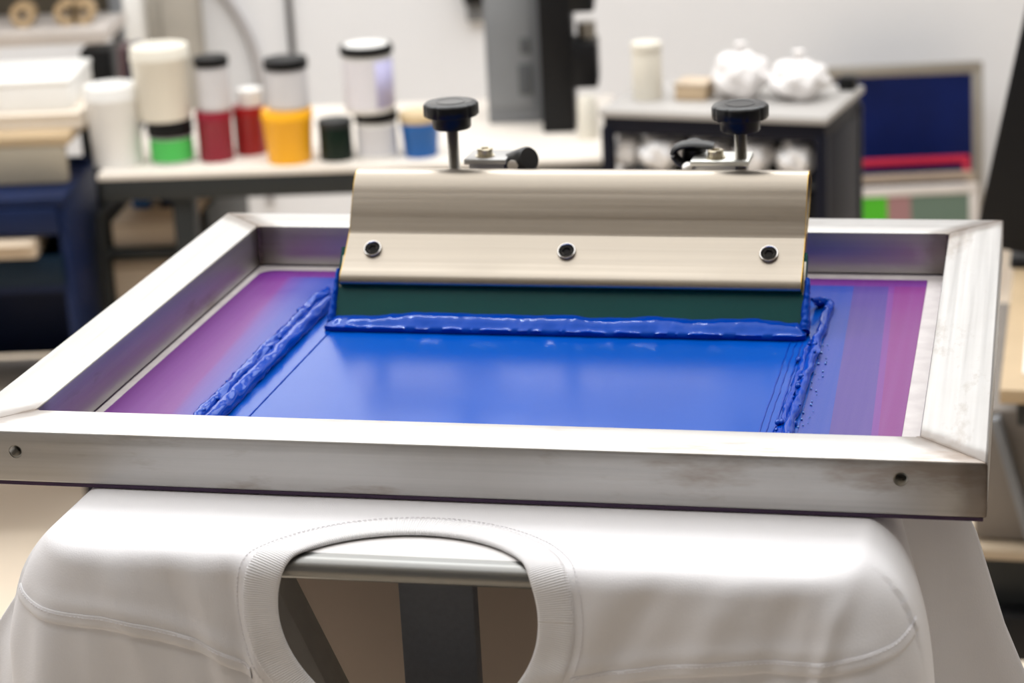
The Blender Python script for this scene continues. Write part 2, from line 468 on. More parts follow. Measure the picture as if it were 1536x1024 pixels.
def clamp(x0, x1, y, z, sx, white):
    bm = NB()
    box(bm, ((x0+x1)/2, y+.004, z-.002), (x1-x0, .032, .004), .0007)
    box(bm, ((x0+x1)/2, y+.001, z-.022), ((x1-x0)*.9, .008, .040), .0007)
    cb = new_obj('clamp_bracket', bm, white, sq, 30, SQ)
    bm = NB()
    lathe(bm, [(.0074, 0), (.0074, .0008), (.0060, .0009), (.0060, .0055), (.0054, .0062), (.0034, .0062)], 32, Matrix.Translation((sx, y, z)))
    lathe(bm, [(.0034, .0062), (.0030, .0030), (0, .0030)], 6, Matrix.Translation((sx, y, z)))
    tag(new_obj('cap_screw', bm, STEELY, cb, 40, SQ), 'zinc cap screw')
knob(-.0957, .170, .1148); knob(.1266, .170, .1128)
WHITEM = mat('bright_zinc_plate', (228, 228, 222), .4, .7, .05, 50)
clamp(-.0855, -.0525, .172, .0712, -.0712, mat('grey_zinc_plate', (176, 174, 172), .45, .6))
clamp(.0895, .1335, .172, .0705, .1072, WHITEM)
bm = NB()
a = Vector((-.0545, .180, .0615)); d = Vector((.024, -.020, .0120)).normalized()
lathe(bm, [(0, -.012), (.0084, -.012), (.0092, -.010), (.0098, .020), (.0096, .0262), (.0084, .0282), (0, .0288)], 36, axis_M(a, d))
lv = tag(new_obj('clamp_lever', bm, BLACKR, sq, 40, SQ), 'black cylindrical clamp grip')
bm = NB(); lathe(bm, [(0, -.001), (.0042, -.001), (.0042, .0045), (0, .005)], 20, axis_M((-.0475, .160, .0655), (.3, -.8, .5)))
new_obj('pivot_pin', bm, CHROME, lv, 40, SQ)
bm = NB()
hook = arc_pts([(.096, .0560), (.088, .0600), (.0775, .0655), (.0740, .0715), (.0775, .0765), (.086, .0785), (.098, .0780), (.1045, .0765)], 4)
tube(bm, [(x, .182, z) for x, z in hook], lambda i, a: .0034, 12, shape=(2.4, .85))
lathe(bm, [(0, -.016), (.0094, -.016), (.0096, 0), (.0080, .0085), (0, .0115)], 28, axis_M((.0880, .192, .0690), (0, -.5, 1)))
lv = tag(new_obj('clamp_lever', bm, BLACKR, sq, 40, SQ), 'black hooked clamp lever')
bm = NB(); lathe(bm, [(0, -.001), (.0042, -.001), (.0042, .0045), (0, .005)], 20, axis_M((.0875, .168, .0625), (-.2, -.8, .5)))
new_obj('pivot_pin', bm, CHROME, lv, 40, SQ)
# ink clinging to the blade
bI = (.007, .057, ZM)
roll = press('ink_roll', bI, 'glossy roll of blue ink clinging along the lower edge of the green blade', 'ink')
bm = NB(); NX = 240
hts = [(-.173, .006), (-.150, .0062), (-.140, .0064), (-.120, .0080), (-.102, .0098), (-.080, .0096), (-.03, .0090), (0, .0092), (.012, .0096), (.030, .0078), (.050, .0082), (.072, .0098), (.090, .0092), (.105, .0080), (.125, .0092), (.145, .0098), (.160, .0086), (.172, .0070), (.1855, .0068)]
def ht(x):
    for (a, ha), (c, hc) in zip(hts, hts[1:]):
        if x <= c:
            t = (x-a)/(c-a); t = t*t*(3-2*t); return ha+(hc-ha)*t
    return hts[-1][1]
rings = []
for i in range(NX+1):
    x = -.1722+.3577*i/NX; h = ht(x)*.78; e = min(1, i/5, (NX-i)/5); e = math.sqrt(max(.02, e)); ring = []
    fr = .0496-.0035*(e-1)+.0006*n1(x*40, 4)
    # section: front contact line, bulging face, top edge lying on the blade, then behind the blade face
    tz = ZM+.0040+h*e; ty = O0.x+(tz-O0.y)*U.x/U.y
    sec = [(fr+.0012, ZM+.0002), (fr, ZM+.0016), (fr-.0004, ZM+.0046), (fr+.0004+.15*(ty-fr), ZM+.40*(tz-ZM)+.0012), (fr+.30*(ty-fr), ZM+.68*(tz-ZM)), (fr+.58*(ty-fr), ZM+.90*(tz-ZM)), (fr+.82*(ty-fr), ZM+.985*(tz-ZM)), (ty-.0006, tz), (ty+.0012, tz-.0006), (ty+.0006, ZM+.006), (.064, ZM+.0002)]
    for j, (y, z) in enumerate(sec):
        w = .0007*n1(x*70+j*.3, j*.5, 2)+.0005*n1(x*190, j*.8, 7) if 1 < j < 8 else 0
        ring.append(bm.verts.new((x, y-w*.7, z+w)))
    rings.append(ring)
for A, B in zip(rings, rings[1:]):
    n = len(A)
    for k in range(n):
        j = (k+1) % n; bm.faces.new((A[k], A[j], B[j], B[k]))
bm.faces.new(rings[0]); bm.faces.new(rings[-1])
ro = new_obj('roll', bm, INK, roll, 75, bI)
for x, r, top in ((-.1697, .0021, .012), (.1838, .0027, .010)):
    bm = NB(); pts = []
    for i in range(31):
        p = un(-.031+(top+.031)*i/30, .003); pts.append((x+.0004*n1(i*.4, x*30), p[0]-.002, p[1]+.0012))
    tube(bm, pts, lambda i, a: r*(1.5-.8*i/30)*(1+.22*n1(i*.5, math.cos(a), x*40)), 14, shape=(1, 1.7))
    new_obj('edge_bead', bm, INK, roll, 75, bI)

# ------------------------------------------------------------------ platen under the shirt
ZT = -.0385                                # platen top
PX0, PX1, PY0, PY1 = -.1950, .2330, -.3500, .2500
PB = (.0, -.05, -TOP+.0)
PAINT = mat('white_platen_coat', (236, 233, 232), .55)
GREYM = brushed('grey_platen_edge', (138, 138, 136), .36, 'X', metal=.9).m
ARM = mat('dark_slate_powder_coat', (104, 107, 114), .5, .2, .05, 300, bump=.2, bscale=900)
ARM2 = mat('grey_powder_coat', (150, 148, 145), .5, .2, .05, 100)
pl = press('platen', PB, 'shirt platen with grey metal front edge on a dark slate post, seen through the neckline', 'platen')
bm = NB(); box(bm, ((PX0+PX1)/2, (PY0+PY1)/2+.006, ZT-.006), (PX1-PX0, PY1-PY0-.012, .012), .0015)
new_obj('board', bm, PAINT, pl, 30, PB)
bm = NB()
prf = []
for i in range(13):
    a = PI/2+PI*i/12; prf.append((PY0+.0075+.0075*math.cos(a), ZT-.0072+.0068*math.sin(a)))
prf += [(PY0+.022, ZT-.0140), (PY0+.022, ZT-.0004)]
prism_x(bm, prf, PX0+.004, PX1-.004)
tag(new_obj('edge_bar', bm, GREYM, pl, 35, PB), 'rounded grey metal front edge')
bm = NB(); box(bm, (.0030, -.300, (ZT-.014-TOP+.03)/2), (.0460, .012, TOP-.03+ZT-.014+.0), .002)
tag(new_obj('post', bm, ARM, pl, 30, PB), 'dark slate square post')
bm = NB(); box(bm, (.0155, -.285, -TOP+.015), (.36, .36, .03), .006)
new_obj('base_plate', bm, ARM, pl, 30, PB)
bm = NB()
A_, B_ = Vector((-.142, -.25, ZT-.020)), Vector((.000, -.25, ZT-.36))
d = (B_-A_); box(bm, (A_+B_)/2, (.030, .03, d.length), .002, 2, d.to_track_quat('Z', 'Y').to_matrix().to_4x4())
tag(new_obj('brace', bm, ARM2, pl, 30, PB), 'grey diagonal brace')
bm = NB(); box(bm, (.02, .04, (ZT-.09-TOP)/2), (.40, .40, TOP+ZT-.09), .01)
tag(new_obj('added_block', bm, mat('brown_grey_filler', (190, 176, 164), .6), pl, 30, PB), 'added brown grey block that darkens the view through the neckline')  # block added to darken what shows through the neck opening
bm = NB()
for zz, yy, ln in ((ZT-.019, 0., .14),):
    box(bm, (.075, -.20, zz), (.10, .10, .012), .002)
tube(bm, [(.066, -.26, ZT-.02), (.072, -.275, ZT-.028), (.078, -.285, ZT-.038), (.080, -.287, ZT-.052)], lambda i, a: .006+.001*i, 12)
tag(new_obj('clamp_handle', bm, BLACKR, pl, 40, PB), 'black clamp handle')

# ------------------------------------------------------------------ t-shirt
CX0, CX1, CY0, CY1 = -.2235, .2500, -.3435, .2600
RB, RC = .0125, .030
ZC = ZT+.0016
def sstep(a, b_, x):
    t = max(0., min(1., (x-a)/(b_-a))); return t*t*(3-2*t)
def drape(u, v, off=0.):
    """flat cloth coordinates (u, v) -> position over the platen and hanging down its sides"""
    cx, cy = min(max(u, CX0+RC), CX1-RC), min(max(v, CY0+RC), CY1-RC)
    dx, dy = u-cx, v-cy; L = math.hypot(dx, dy)
    d = L-RC if (dx or dy) else -1.
    puck = .0004*n1(u*14, v*14)
    if d <= 0:
        return Vector((u, v, ZC+off+puck*sstep(.03, -.02, d)))
    nx, ny = dx/L, dy/L; bx, by = cx+nx*RC, cy+ny*RC
    front = max(0., -ny); side = abs(nx); corner = 4*(nx*ny)**2
    # how far the hanging cloth swings outwards (from vertical)
    sw = math.radians(5)*front**2
    if nx < 0: sw += math.radians(44)*nx*nx
    else: sw += nx*nx*(math.radians(10)+math.radians(54)*sstep(-.16, -.28, v))
    sw += math.radians(6)*sstep(.10, .22, abs(u-.02))*front
    th = PI/2-sw; arc = RB*th
    if d < arc:
        a = d/RB; h, z = RB*math.sin(a), -RB*(1-math.cos(a)); nrm = (math.sin(a), math.cos(a))
    else:
        e = d-arc; qs = (.052 if nx < 0 else .042); qs = .06+(qs-.06)*nx*nx; q = qs*(1-math.exp(-e/qs)); h, z = RB*math.sin(th)+q*math.cos(th), -RB*(1-math.cos(th))-(q*math.sin(th)+(e-q)); nrm = (math.sin(th), math.cos(th))
    k = sstep(.0, .05, d)
    w = 0.
    if front > .2:
        for c, s, amp, sl in ((-.180, .010, .0030, .25), (-.150, .007, -.0022, .35), (-.128, .006, .0016, .2), (-.108, .0055, -.0030, .10), (-.095, .005, .0022, .05),
                              (.120, .012, .0022, -.35), (.150, .010, -.0026, -.55), (.190, .012, .0030, -.45), (.225, .010, -.0030, -.35), (.248, .008, .0036, -.1)):
            q = (u-c-sl*d)/s; w += amp*math.exp(-q*q)*sstep(.002, .03, d)*(1-.5*sstep(.06, .12, d))
        w += .0016*n1(u*24, d*16, 2)*k
        w += .004*n1(u*9, d*7, 6)*sstep(.03, .12, d)
    else:
        w += .010*k*n1(v*7, d*3, 4)+.004*k*n1(v*16, d*5, 9)
    # folded-in corner ears
    ang = math.atan2(ny, nx)
    w += corner*(.004*math.sin(ang*6+1))*sstep(.01, .09, d)
    # shoulder seam: turned band with stitching
    if v < CY0+RC and d < .2:
        sd = seam(u)
        q = d-sd
        kf = front**3; w += -kf*.0010*math.exp(-((q-.0014)/.0016)**2)
        w += kf*.0016*math.exp(-((q+.012)/.006)**2)
    h += (w+off)*nrm[0]; z += (w+off)*nrm[1]
    return Vector((bx+nx*h, by+ny*h, ZC+z))
def seam_pt(t, o):
    d = seam(t)+o; xl, xr, yc = CX0+RC, CX1-RC, CY0+RC
    if t < xl:
        a = (xl-t)/(RC+.025); return (xl-(RC+d)*math.sin(a), yc-(RC+d)*math.cos(a))
    if t > xr:
        a = (t-xr)/(RC+.025); return (xr+(RC+d)*math.sin(a), yc-(RC+d)*math.cos(a))
    return (t, CY0-d)
def seam(u):
    P = [(-.40, .052), (-.26, .0545), (-.24, .054), (-.22, .0535), (-.20, .0532), (-.185, .0535), (-.17, .0552), (-.157, .0580), (-.14, .0620), (-.125, .0670), (-.112, .0725), (-.100, .0790), (-.08, .092), (0, .12), (.08, .080), (.097, .0755), (.12, .072), (.16, .064), (.20, .060), (.25, .059), (.28, .062), (.42, .066)]
    for (a, x), (c, y) in zip(P, P[1:]):
        if u <= c: t = (u-a)/(c-a); t = t*t*(3-2*t) if False else t; return x+(y-x)*t
    return P[-1][1]
NC = (.0000, -.3790); NA, NBB = .0770, .0690; BW = .0205
def ell(t, o): return (NC[0]+(NA+o)*math.cos(t), NC[1]+(NBB+o)*math.sin(t)*(1.0))
TB = (.02, -.04, ZC)
sh = press('t_shirt', TB, 'white cotton t-shirt stretched over the platen with its neckline hanging over the front', 't-shirt')
bm = NB()
us, vs = [], []
x = -.46
while x < .52: us.append(x); x += .0024 if -.27 < x < .31 else .008
y = -.60
while y < .42: vs.append(y); y += .0022 if y < -.26 else .01
vm = {}
def inhole(u, v, o): return ((u-NC[0])/(NA+o))**2+((v-NC[1])/(NBB+o))**2 < 1
for i, u in enumerate(us):
    for j, v in enumerate(vs):
        if inhole(u, v, BW*.62): continue
        vm[i, j] = bm.verts.new(drape(u, v))
for i in range(len(us)-1):
    for j in range(len(vs)-1):
        q = [vm.get(k) for k in ((i, j), (i+1, j), (i+1, j+1), (i, j+1))]
        if all(q): bm.faces.new(q)
body = new_obj('body', bm, COTTON, sh, 180, TB)
sd = body.modifiers.new('cloth thickness', 'SOLIDIFY'); sd.thickness = .0008; sd.offset = -1
# ribbed collar
bm = NB(); uvl = bm.loops.layers.uv.new('UVMap'); NT_ = 420
prof = [(-.0002, -.0006), (-.0008, .0004), (-.0003, .0014), (.0014, .0020), (.006, .0019), (.011, .0018), (.016, .0017), (.0192, .0014), (.0203, .0003), (.0205, -.0004)]
rings = []
for i in range(NT_):
    t = 2*PI*i/NT_
    rings.append([bm.verts.new(drape(*ell(t, o), off)) for o, off in prof])
for i in range(NT_):
    A, B = rings[i], rings[(i+1) % NT_]
    for k in range(len(prof)-1):
        f = bm.faces.new((A[k], A[k+1], B[k+1], B[k]))
        for lp, (uu, vv) in zip(f.loops, ((i, k), (i, k+1), (i+1, k+1), (i+1, k))): lp[uvl].uv = (uu/NT_*118., vv*.05)
col = new_obj('collar', bm, RIB, sh, 60, TB)
def dashes(bm, pts, offs, dash=.0017, gap=.0010, r=.00028):
    acc = 0.; last = Vector(pts[0]); on = True; run = [last]
    for p in pts[1:]:
        p = Vector(p); acc += (p-last).length; last = p
        if on: run.append(p)
        if acc > (dash if on else gap):
            if on and len(run) > 1: tube(bm, run, r, 5)
            on = not on; acc = 0.; run = [p]
bm = NB()
dashes(bm, [drape(*ell(2*PI*i/1600, BW+.0042), .0004) for i in range(1600)], 0)
dashes(bm, [drape(*ell(2*PI*i/1600, BW-.0014), .0021) for i in range(1600)], 0, r=.0002)
new_obj('collar_stitching', bm, THREAD, sh, 60, TB)
for a0, a1 in ((-.262, -.096), (.094, .300)):
    bm = NB(); pts = []
    for i in range(700):
        u = a0+(a1-a0)*i/699; pts.append(drape(*seam_pt(u, -.0062), .0013))
    sbm = NB(); rr_ = []
    for i in range(301):
        u = a0+(a1-a0)*i/300
        rr_.append([sbm.verts.new(drape(*seam_pt(u, o_), f_)) for o_, f_ in ((-.0082, -.0004), (-.0078, .0006), (-.0060, .0011), (-.0030, .0013), (-.0010, .0014), (0., .0008), (.0002, -.0004))])
    for A, B in zip(rr_, rr_[1:]):
        for k in range(6): sbm.faces.new((A[k], A[k+1], B[k+1], B[k]))
    new_obj('shoulder_seam', sbm, COTTON, sh, 60, TB)
    dashes(bm, pts, 0); new_obj('shoulder_stitching', bm, THREAD, sh, 60, TB)
# sleeves hanging behind the shoulder corners
def sleeve(rows, amp, seed):
    # rows: from top to bottom, each a list of points from the front edge to the rear edge
    bm = NB(); n, m_ = 44, 36; A = []
    def lerp_row(r, s):
        k = s*(len(r)-1); i = min(int(k), len(r)-2); return Vector(r[i]).lerp(Vector(r[i+1]), k-i)
    for j in range(m_+1):
        t = j/m_; k = t*(len(rows)-1); i = min(int(k), len(rows)-2); row = []
        for q in range(n+1):
            s_ = q/n; p = lerp_row(rows[i], s_).lerp(lerp_row(rows[i+1], s_), k-i)
            w = amp*(.3+.7*t)*(math.sin(s_*8+seed+t)+.6*n1(s_*4, t*2, seed))
            row.append(bm.verts.new(p+Vector((w*.3, w, 0))))
        A.append(row)
    for j in range(m_):
        for q in range(n): bm.faces.new((A[j][q], A[j+1][q], A[j+1][q+1], A[j][q+1]))
    [bmesh.ops.smooth_vert(bm, verts=bm.verts, factor=.5) for _ in range(25)]
    o = new_obj('sleeve', bm, COTTON, sh, 180, TB)
    md = o.modifiers.new('cloth thickness', 'SOLIDIFY'); md.thickness = .001
sleeve([[(-.215, -.31, -.050), (-.228, -.20, -.050)], [(-.235, -.30, -.070), (-.256, -.25, -.082)], [(-.255, -.30, -.10), (-.290, -.25, -.112)], [(-.262, -.30, -.15), (-.318, -.25, -.15)], [(-.270, -.30, -.27), (-.37, -.25, -.27)]], .003, 1.)
sleeve([[(.240, -.20, -.046), (.296, -.17, -.046)], [(.245, -.20, -.08), (.312, -.17, -.08)], [(.255, -.20, -.14), (.330, -.17, -.14)], [(.265, -.20, -.20), (.354, -.17, -.20)], [(.280, -.20, -.32), (.400, -.16, -.32)]], .004, 3.)

# ================================================================== the room
WALL = mat('white_painted_wall', (232, 232, 234), .8, 0, .02, 2, bump=.05, bscale=60)
FLOORM = mat('sealed_tan_concrete', (236, 219, 197), .55, 0, .05, 1.2, bump=.05, bscale=30)
CEIL = mat('white_ceiling', (228, 226, 222), .9, 0, .02, 2)
RX0, RX1, RY0, RY1, RH = -3.4, 3.2, -2.6, 5.75, 3.3
def struct(name, c, size, m):
    bm = NB(); box(bm, c, size); return tag(new_obj(name, bm, m, None, 30), kind='structure')
struct('floor', ((RX0+RX1)/2, (RY0+RY1)/2, -.05), (RX1-RX0+.2, RY1-RY0+.2, .1), FLOORM)
struct('ceiling', ((RX0+RX1)/2, (RY0+RY1)/2, RH+.05), (RX1-RX0+.2, RY1-RY0+.2, .1), CEIL)
struct('wall_left', (RX0-.05, (RY0+RY1)/2, RH/2), (.1, RY1-RY0+.2, RH), WALL)
struct('wall_right', (RX1+.05, (RY0+RY1)/2, RH/2), (.1, RY1-RY0+.2, RH), mat('pale_grey_wall', (176, 174, 172), .8))
struct('wall_front', ((RX0+RX1)/2, RY0-.05, RH/2), (RX1-RX0, .1, RH), mat('grey_painted_wall', (150, 150, 152), .8))
# back wall with a high strip window
WX0, WX1, WZ0, WZ1 = -2.6, .25, 1.75, 2.95
bm = NB()
for x0, x1, z0, z1 in ((RX0, RX1, 0, WZ0), (RX0, RX1, WZ1, RH), (RX0, WX0, WZ0, WZ1), (WX1, RX1, WZ0, WZ1)):
    box(bm, ((x0+x1)/2, RY1+.05, (z0+z1)/2), (x1-x0, .1, z1-z0))
tag(new_obj('wall_back', bm, WALL, None, 30), kind='structure')
win = empty('window_1', ((WX0+WX1)/2, RY1+.05, WZ0)); tag(win, kind='structure')
wb = ((WX0+WX1)/2, RY1+.05, WZ0)
bm = NB(); box(bm, ((WX0+WX1)/2, RY1+.08, (WZ0+WZ1)/2), (WX1-WX0, .01, WZ1-WZ0))
new_obj('pane', bm, mat('frosted_daylit_glass', (255, 253, 250), .4, emit=1.2), win, 30, wb)
bm = NB()
for i in range(5):
    x = WX0+(WX1-WX0)*i/4; box(bm, (x, RY1+.05, (WZ0+WZ1)/2), (.05, .06, WZ1-WZ0), .004)
for z in (WZ0+.02, WZ1-.02): box(bm, ((WX0+WX1)/2, RY1+.05, z), (WX1-WX0, .06, .05), .004)
new_obj('window_frame', bm, mat('white_window_frame', (230, 230, 228), .5), win, 30, wb)
bm = NB(); box(bm, (-.850, 5.70, 1.0), (.042, .10, 2.0), .004); box(bm, (-.786, 5.69, 1.0), (.088, .12, 2.0), .004)
tag(new_obj('trim_1', bm, mat('grey_beige_pilaster', (176, 170, 160), .7), None, 30), kind='structure')

# ------------------------------------------------------------------ background materials
BEIGE = mat('beige_laminate', (230, 221, 210), .5)
DGREY = mat('dark_grey_steel', (46, 48, 48), .5, .2, spec=.3)
TAN = mat('tan_laminate', (186, 162, 128), .5)
CARD = mat('kraft_cardboard', (196, 178, 156), .85)
CREAM = mat('cream_plastic', (226, 220, 206), .45)
WHITEP = mat('white_plastic', (236, 234, 230), .4)
BLK = mat('black_plastic', (12, 12, 14), .45, spec=.25)
CRIM = mat('crimson_plastic', (140, 12, 40), .4)
RED = mat('dark_red_plastic', (150, 8, 8), .4)
YEL = mat('yellow_plastic', (250, 178, 8), .4)
DGRN = mat('dark_green_plastic', (2, 26, 14), .4, spec=.3)
LGRN = mat('bright_green_label', (74, 186, 84), .5)
BLU = mat('blue_plastic', (0, 92, 168), .45)
NAVY = mat('navy_painted_steel', (8, 26, 62), .5, 0, .25, 5, spec=.25)
LAV = mat('lavender_label', (190, 186, 222), .5)
GLAB = mat('grey_white_label', (206, 204, 206), .5)
CLEAR = mat('translucent_plastic', (190, 188, 190), .3)
GREYC = mat('grey_enamel', (122, 124, 127), .45)
NAVYC = mat('midnight_steel', (10, 12, 26), .5, 0, .1, spec=.2)

# workbench with its jars ---------------------------------------------------
WBZ = .70; WYAW = math.atan2(3.960-4.037, .21+.741)
wb_o = Vector((-.741, 4.037, 0)); WR = Matrix.Rotation(WYAW, 3, 'Z')
bench = empty('workbench', wb_o, WYAW, 'long beige workbench with dark grey apron holding the ink jars', 'workbench')
bm = NB(); box(bm, (.465, .27, WBZ-.006), (.93, .54, .012), .003); new_obj('worktop', bm, BEIGE, bench)
bm = NB()
for y in (.012, .52): box(bm, (.465, y, WBZ-.032), (.92, .02, .040), .002)
new_obj('apron', bm, DGREY, bench)
for x in (.15, .90):
    for y in (.035, .50):
        bm = NB(); box(bm, (x, y, (WBZ-.012)/2), (.04, .04, WBZ-.012), .003); new_obj('leg', bm, DGREY, bench)
for z in (.395, .520):
    bm = NB(); box(bm, (.07, .30, z), (.20, .40, .016), .002); new_obj('shelf', bm, DGREY, bench)
for x in (-.030, .17):
    bm = NB(); box(bm, (x, .30, .30), (.012, .40, .60), .001); new_obj('side_frame', bm, DGREY, bench)

def onb(x, y): # world xy -> on the bench top
    return (x, y, WBZ)
def pot(name, loc, parts, label, cat, group=None, seg=32):
    r = empty(name, loc, 0, label, cat, group)
    for pn, prof, m in parts:
        bm = NB(); lathe(bm, prof, seg); new_obj(pn, bm, m, r, 40)
    return r
def bucket(r, h, t=.88, z=0):   # tapered tub with rim
    return [(0, z), (r*t*.97, z), (r*t, z+.004), (r*.97, z+h*.80), (r, z+h*.82), (r, z+h*.87), (r*.985, z+h*.88), (r*.985, z+h*.985), (r*.96, z+h), (0, z+h)]
def jarb(r, h, z=0): return [(0, z), (r*.95, z), (r, z+.004), (r, z+h-.006), (r*.93, z+h), (0, z+h)]
def lid(r, h, z): return [(0, z), (r*1.02, z), (r*1.04, z+.002), (r*1.04, z+h-.003), (r*1.0, z+h), (0, z+h)]
def lab(r, z0, z1): return [(r*.99, z0), (r*1.006, z0+.0005), (r*1.006, z1-.0005), (r*.99, z1)]
G = 'ink containers on the workbench'
JB = {}
LID = .0
pot('paint_bucket', (-.711, 4.113, WBZ), [('tub', bucket(.0515, .150), WHITEP)], 'tall white plastic bucket at the left end of the workbench', 'bucket', G)
pot('ink_jar', (-.610, 4.112, WBZ), [('jar', jarb(.040, .053), CLEAR), ('label', lab(.040, .006, .048), LGRN), ('lid', lid(.041, .030, .053), BLK)], 'small black lidded jar with bright green label under the cream bucket', 'ink jar', G)
pot('paint_bucket', (-.617, 4.112, WBZ+.083), [('tub', bucket(.0545, .135, .9), CREAM)], 'cream plastic bucket stacked on the green labelled jar', 'bucket', G)
pot('ink_tub', (-.528, 4.112, WBZ), [('tub', bucket(.034, .094, .95), CRIM)], 'crimson tub under a jar with pale label and black lid', 'ink tub', G)
pot('ink_jar', (-.524, 4.112, WBZ+.094), [('jar', jarb(.031, .082), CLEAR), ('label', lab(.031, .006, .076), GLAB), ('lid', lid(.031, .017, .082), BLK)], 'jar with pale label and black lid stacked on the crimson tub', 'ink jar', G)
pot('ink_tub', (-.468, 4.150, WBZ), [('tub', bucket(.030, .090, .95), RED)], 'dark red tub between the crimson tub and the yellow tub', 'ink tub', G)
pot('plastic_cup', (-.463, 4.150, WBZ+.090), [('cup', bucket(.024, .032, .9), WHITEP)], 'small white cup stacked on the dark red tub', 'cup', G)
pot('ink_tub', (-.389, 4.069, WBZ), [('tub', bucket(.0475, .098, .85), YEL)], 'bright yellow tub under a grey jar with black lid', 'ink tub', G)
pot('ink_jar', (-.384, 4.069, WBZ+.098), [('jar', jarb(.038, .075), CLEAR), ('label', lab(.038, .006, .070), GLAB), ('lid', lid(.039, .018, .075), BLK)], 'grey jar with black lid stacked on the yellow tub', 'ink jar', G)
pot('ink_jar', (-.303, 4.066, WBZ), [('jar', jarb(.031, .062), DGRN), ('lid', lid(.031, .012, .062), DGREY)], 'short very dark green jar right of the yellow tub', 'ink jar', G)
pot('ink_jar', (-.227, 4.062, WBZ), [('jar', jarb(.0375, .070), WHITEP), ('label', lab(.0375, .008, .062), GLAB), ('lid', lid(.0385, .018, .070), BLK)], 'white jar with black lid under the large lavender jar', 'ink jar', G)
pot('ink_jar', (-.236, 4.062, WBZ+.088), [('jar', jarb(.0455, .105), WHITEP), ('label', lab(.0455, .008, .098), mat('white_label', (222, 219, 224), .5)), ('lid', lid(.0465, .016, .105), BLK), ('lid_disc', [(0, .1208), (.040, .1208), (.040, .1222), (0, .1226)], WHITEP)], 'large white jar with lavender label and black lid on top of the white jar', 'ink jar', G)
bm = NB()
for k in range(12):
    a0 = math.radians(-70+100*k/12); a1 = math.radians(-70+100*(k+1)/12); r_ = .0462
    bm.faces.new([bm.verts.new((r_*math.cos(q), r_*math.sin(q), z)) for q, z in ((a0, .010), (a1, .010), (a1, .096), (a0, .096))])
bmesh.ops.remove_doubles(bm, verts=bm.verts, dist=1e-5)
big = [o for o in bpy.data.objects if o.get('label', '').startswith('large white jar')][0]
lv_ = new_obj('lavender_strip', bm, LAV, big, 60); lv_.modifiers.new('thickness', 'SOLIDIFY').thickness = .0004
pot('ink_tub', (-.148, 4.060, WBZ), [('tub', bucket(.036, .064, .85), BLU), ('lid', lid(.036, .018, .064), mat('tan_lid', (214, 190, 150), .6))], 'blue tub with tan lid behind the left black knob', 'ink tub', G)

# machines on the bench
cab = empty('control_cabinet', (.036, 4.36, WBZ), WYAW, 'tall grey control cabinet standing on the workbench', 'cabinet')
bm = NB(); box(bm, (0, 0, .18), (.105, .15, .36), .004); new_obj('body', bm, GREYC, cab)
bm = NB(); box(bm, (-.004, -.076, .19), (.085, .006, .32), .003); d_ = new_obj('door', bm, mat('grey_enamel_door', (130, 132, 134), .45), cab)
bm = NB(); box(bm, (.022, -.080, .085), (.026, .004, .06), .002); box(bm, (.024, -.080, .15), (.020, .004, .03), .002)
tag(new_obj('vent', bm, mat('dark_vent', (84, 86, 88), .5), d_), 'darker grey vent patches')
mc = empty('heat_press', (.135, 4.22, WBZ), WYAW, 'black upright machine standing right of the grey control cabinet', 'machine')
bm = NB(); box(bm, (-.022, .02, .18), (.062, .12, .36), .004); new_obj('column', bm, BLK, mc)
bm = NB(); box(bm, (.030, .01, .125), (.050, .10, .085), .006); new_obj('motor_housing', bm, BLK, mc)
bm = NB(); box(bm, (.026, .01, .275), (.052, .10, .10), .006); new_obj('head', bm, BLK, mc)
bm = NB(); lathe(bm, [(0, 0), (.018, 0), (.018, .03), (0, .03)], 20, axis_M((.034, .01, .17), (0, 0, 1))); new_obj('spindle', bm, STEEL, mc)
pot('white_bottle', (.162, 4.125, WBZ), [('bottle', [(0, 0), (.018, 0), (.0185, .003), (.0185, .066), (.014, .074), (.012, .080), (0, .080)], CREAM)], 'slim cream bottle in front of the black machine', 'bottle')
dk = empty('wall_box', (-.048, RY1, .70), 0, 'small black box fixed high on the white wall left of the grey cabinet', 'wall box')
bm = NB(); box(bm, (0, -.04, .10), (.058, .08, .20), .004); new_obj('housing', bm, BLK, dk)
bm = NB(); box(bm, (.0, -.02, -.025), (.046, .04, .05), .003); tag(new_obj('connector', bm, GREYC, dk), 'grey connector below')
bm = NB()
hp = [(-.745, .84), (-.690, .755), (-.660, .705), (-.634, .65), (-.620, .60), (-.612, .54), (-.610, .45), (-.61, .2)]
tube(bm, [(x, RY1-.0125, z) for x, z in arc_pts(hp, 5)], .0115, 12)
tag(new_obj('air_hose', bm, mat('grey_hose', (176, 172, 172), .5)), 'pale grey hose curving down the white wall above the red tub', 'hose')
bm = NB(); tube(bm, [(-.521, RY1-.0085, 1.0), (-.521, RY1-.0085, .58)], .0085, 12)
tag(new_obj('conduit', bm, mat('grey_conduit', (92, 90, 90), .5)), 'thin dark grey pipe on the white wall above the yellow tub', 'pipe')

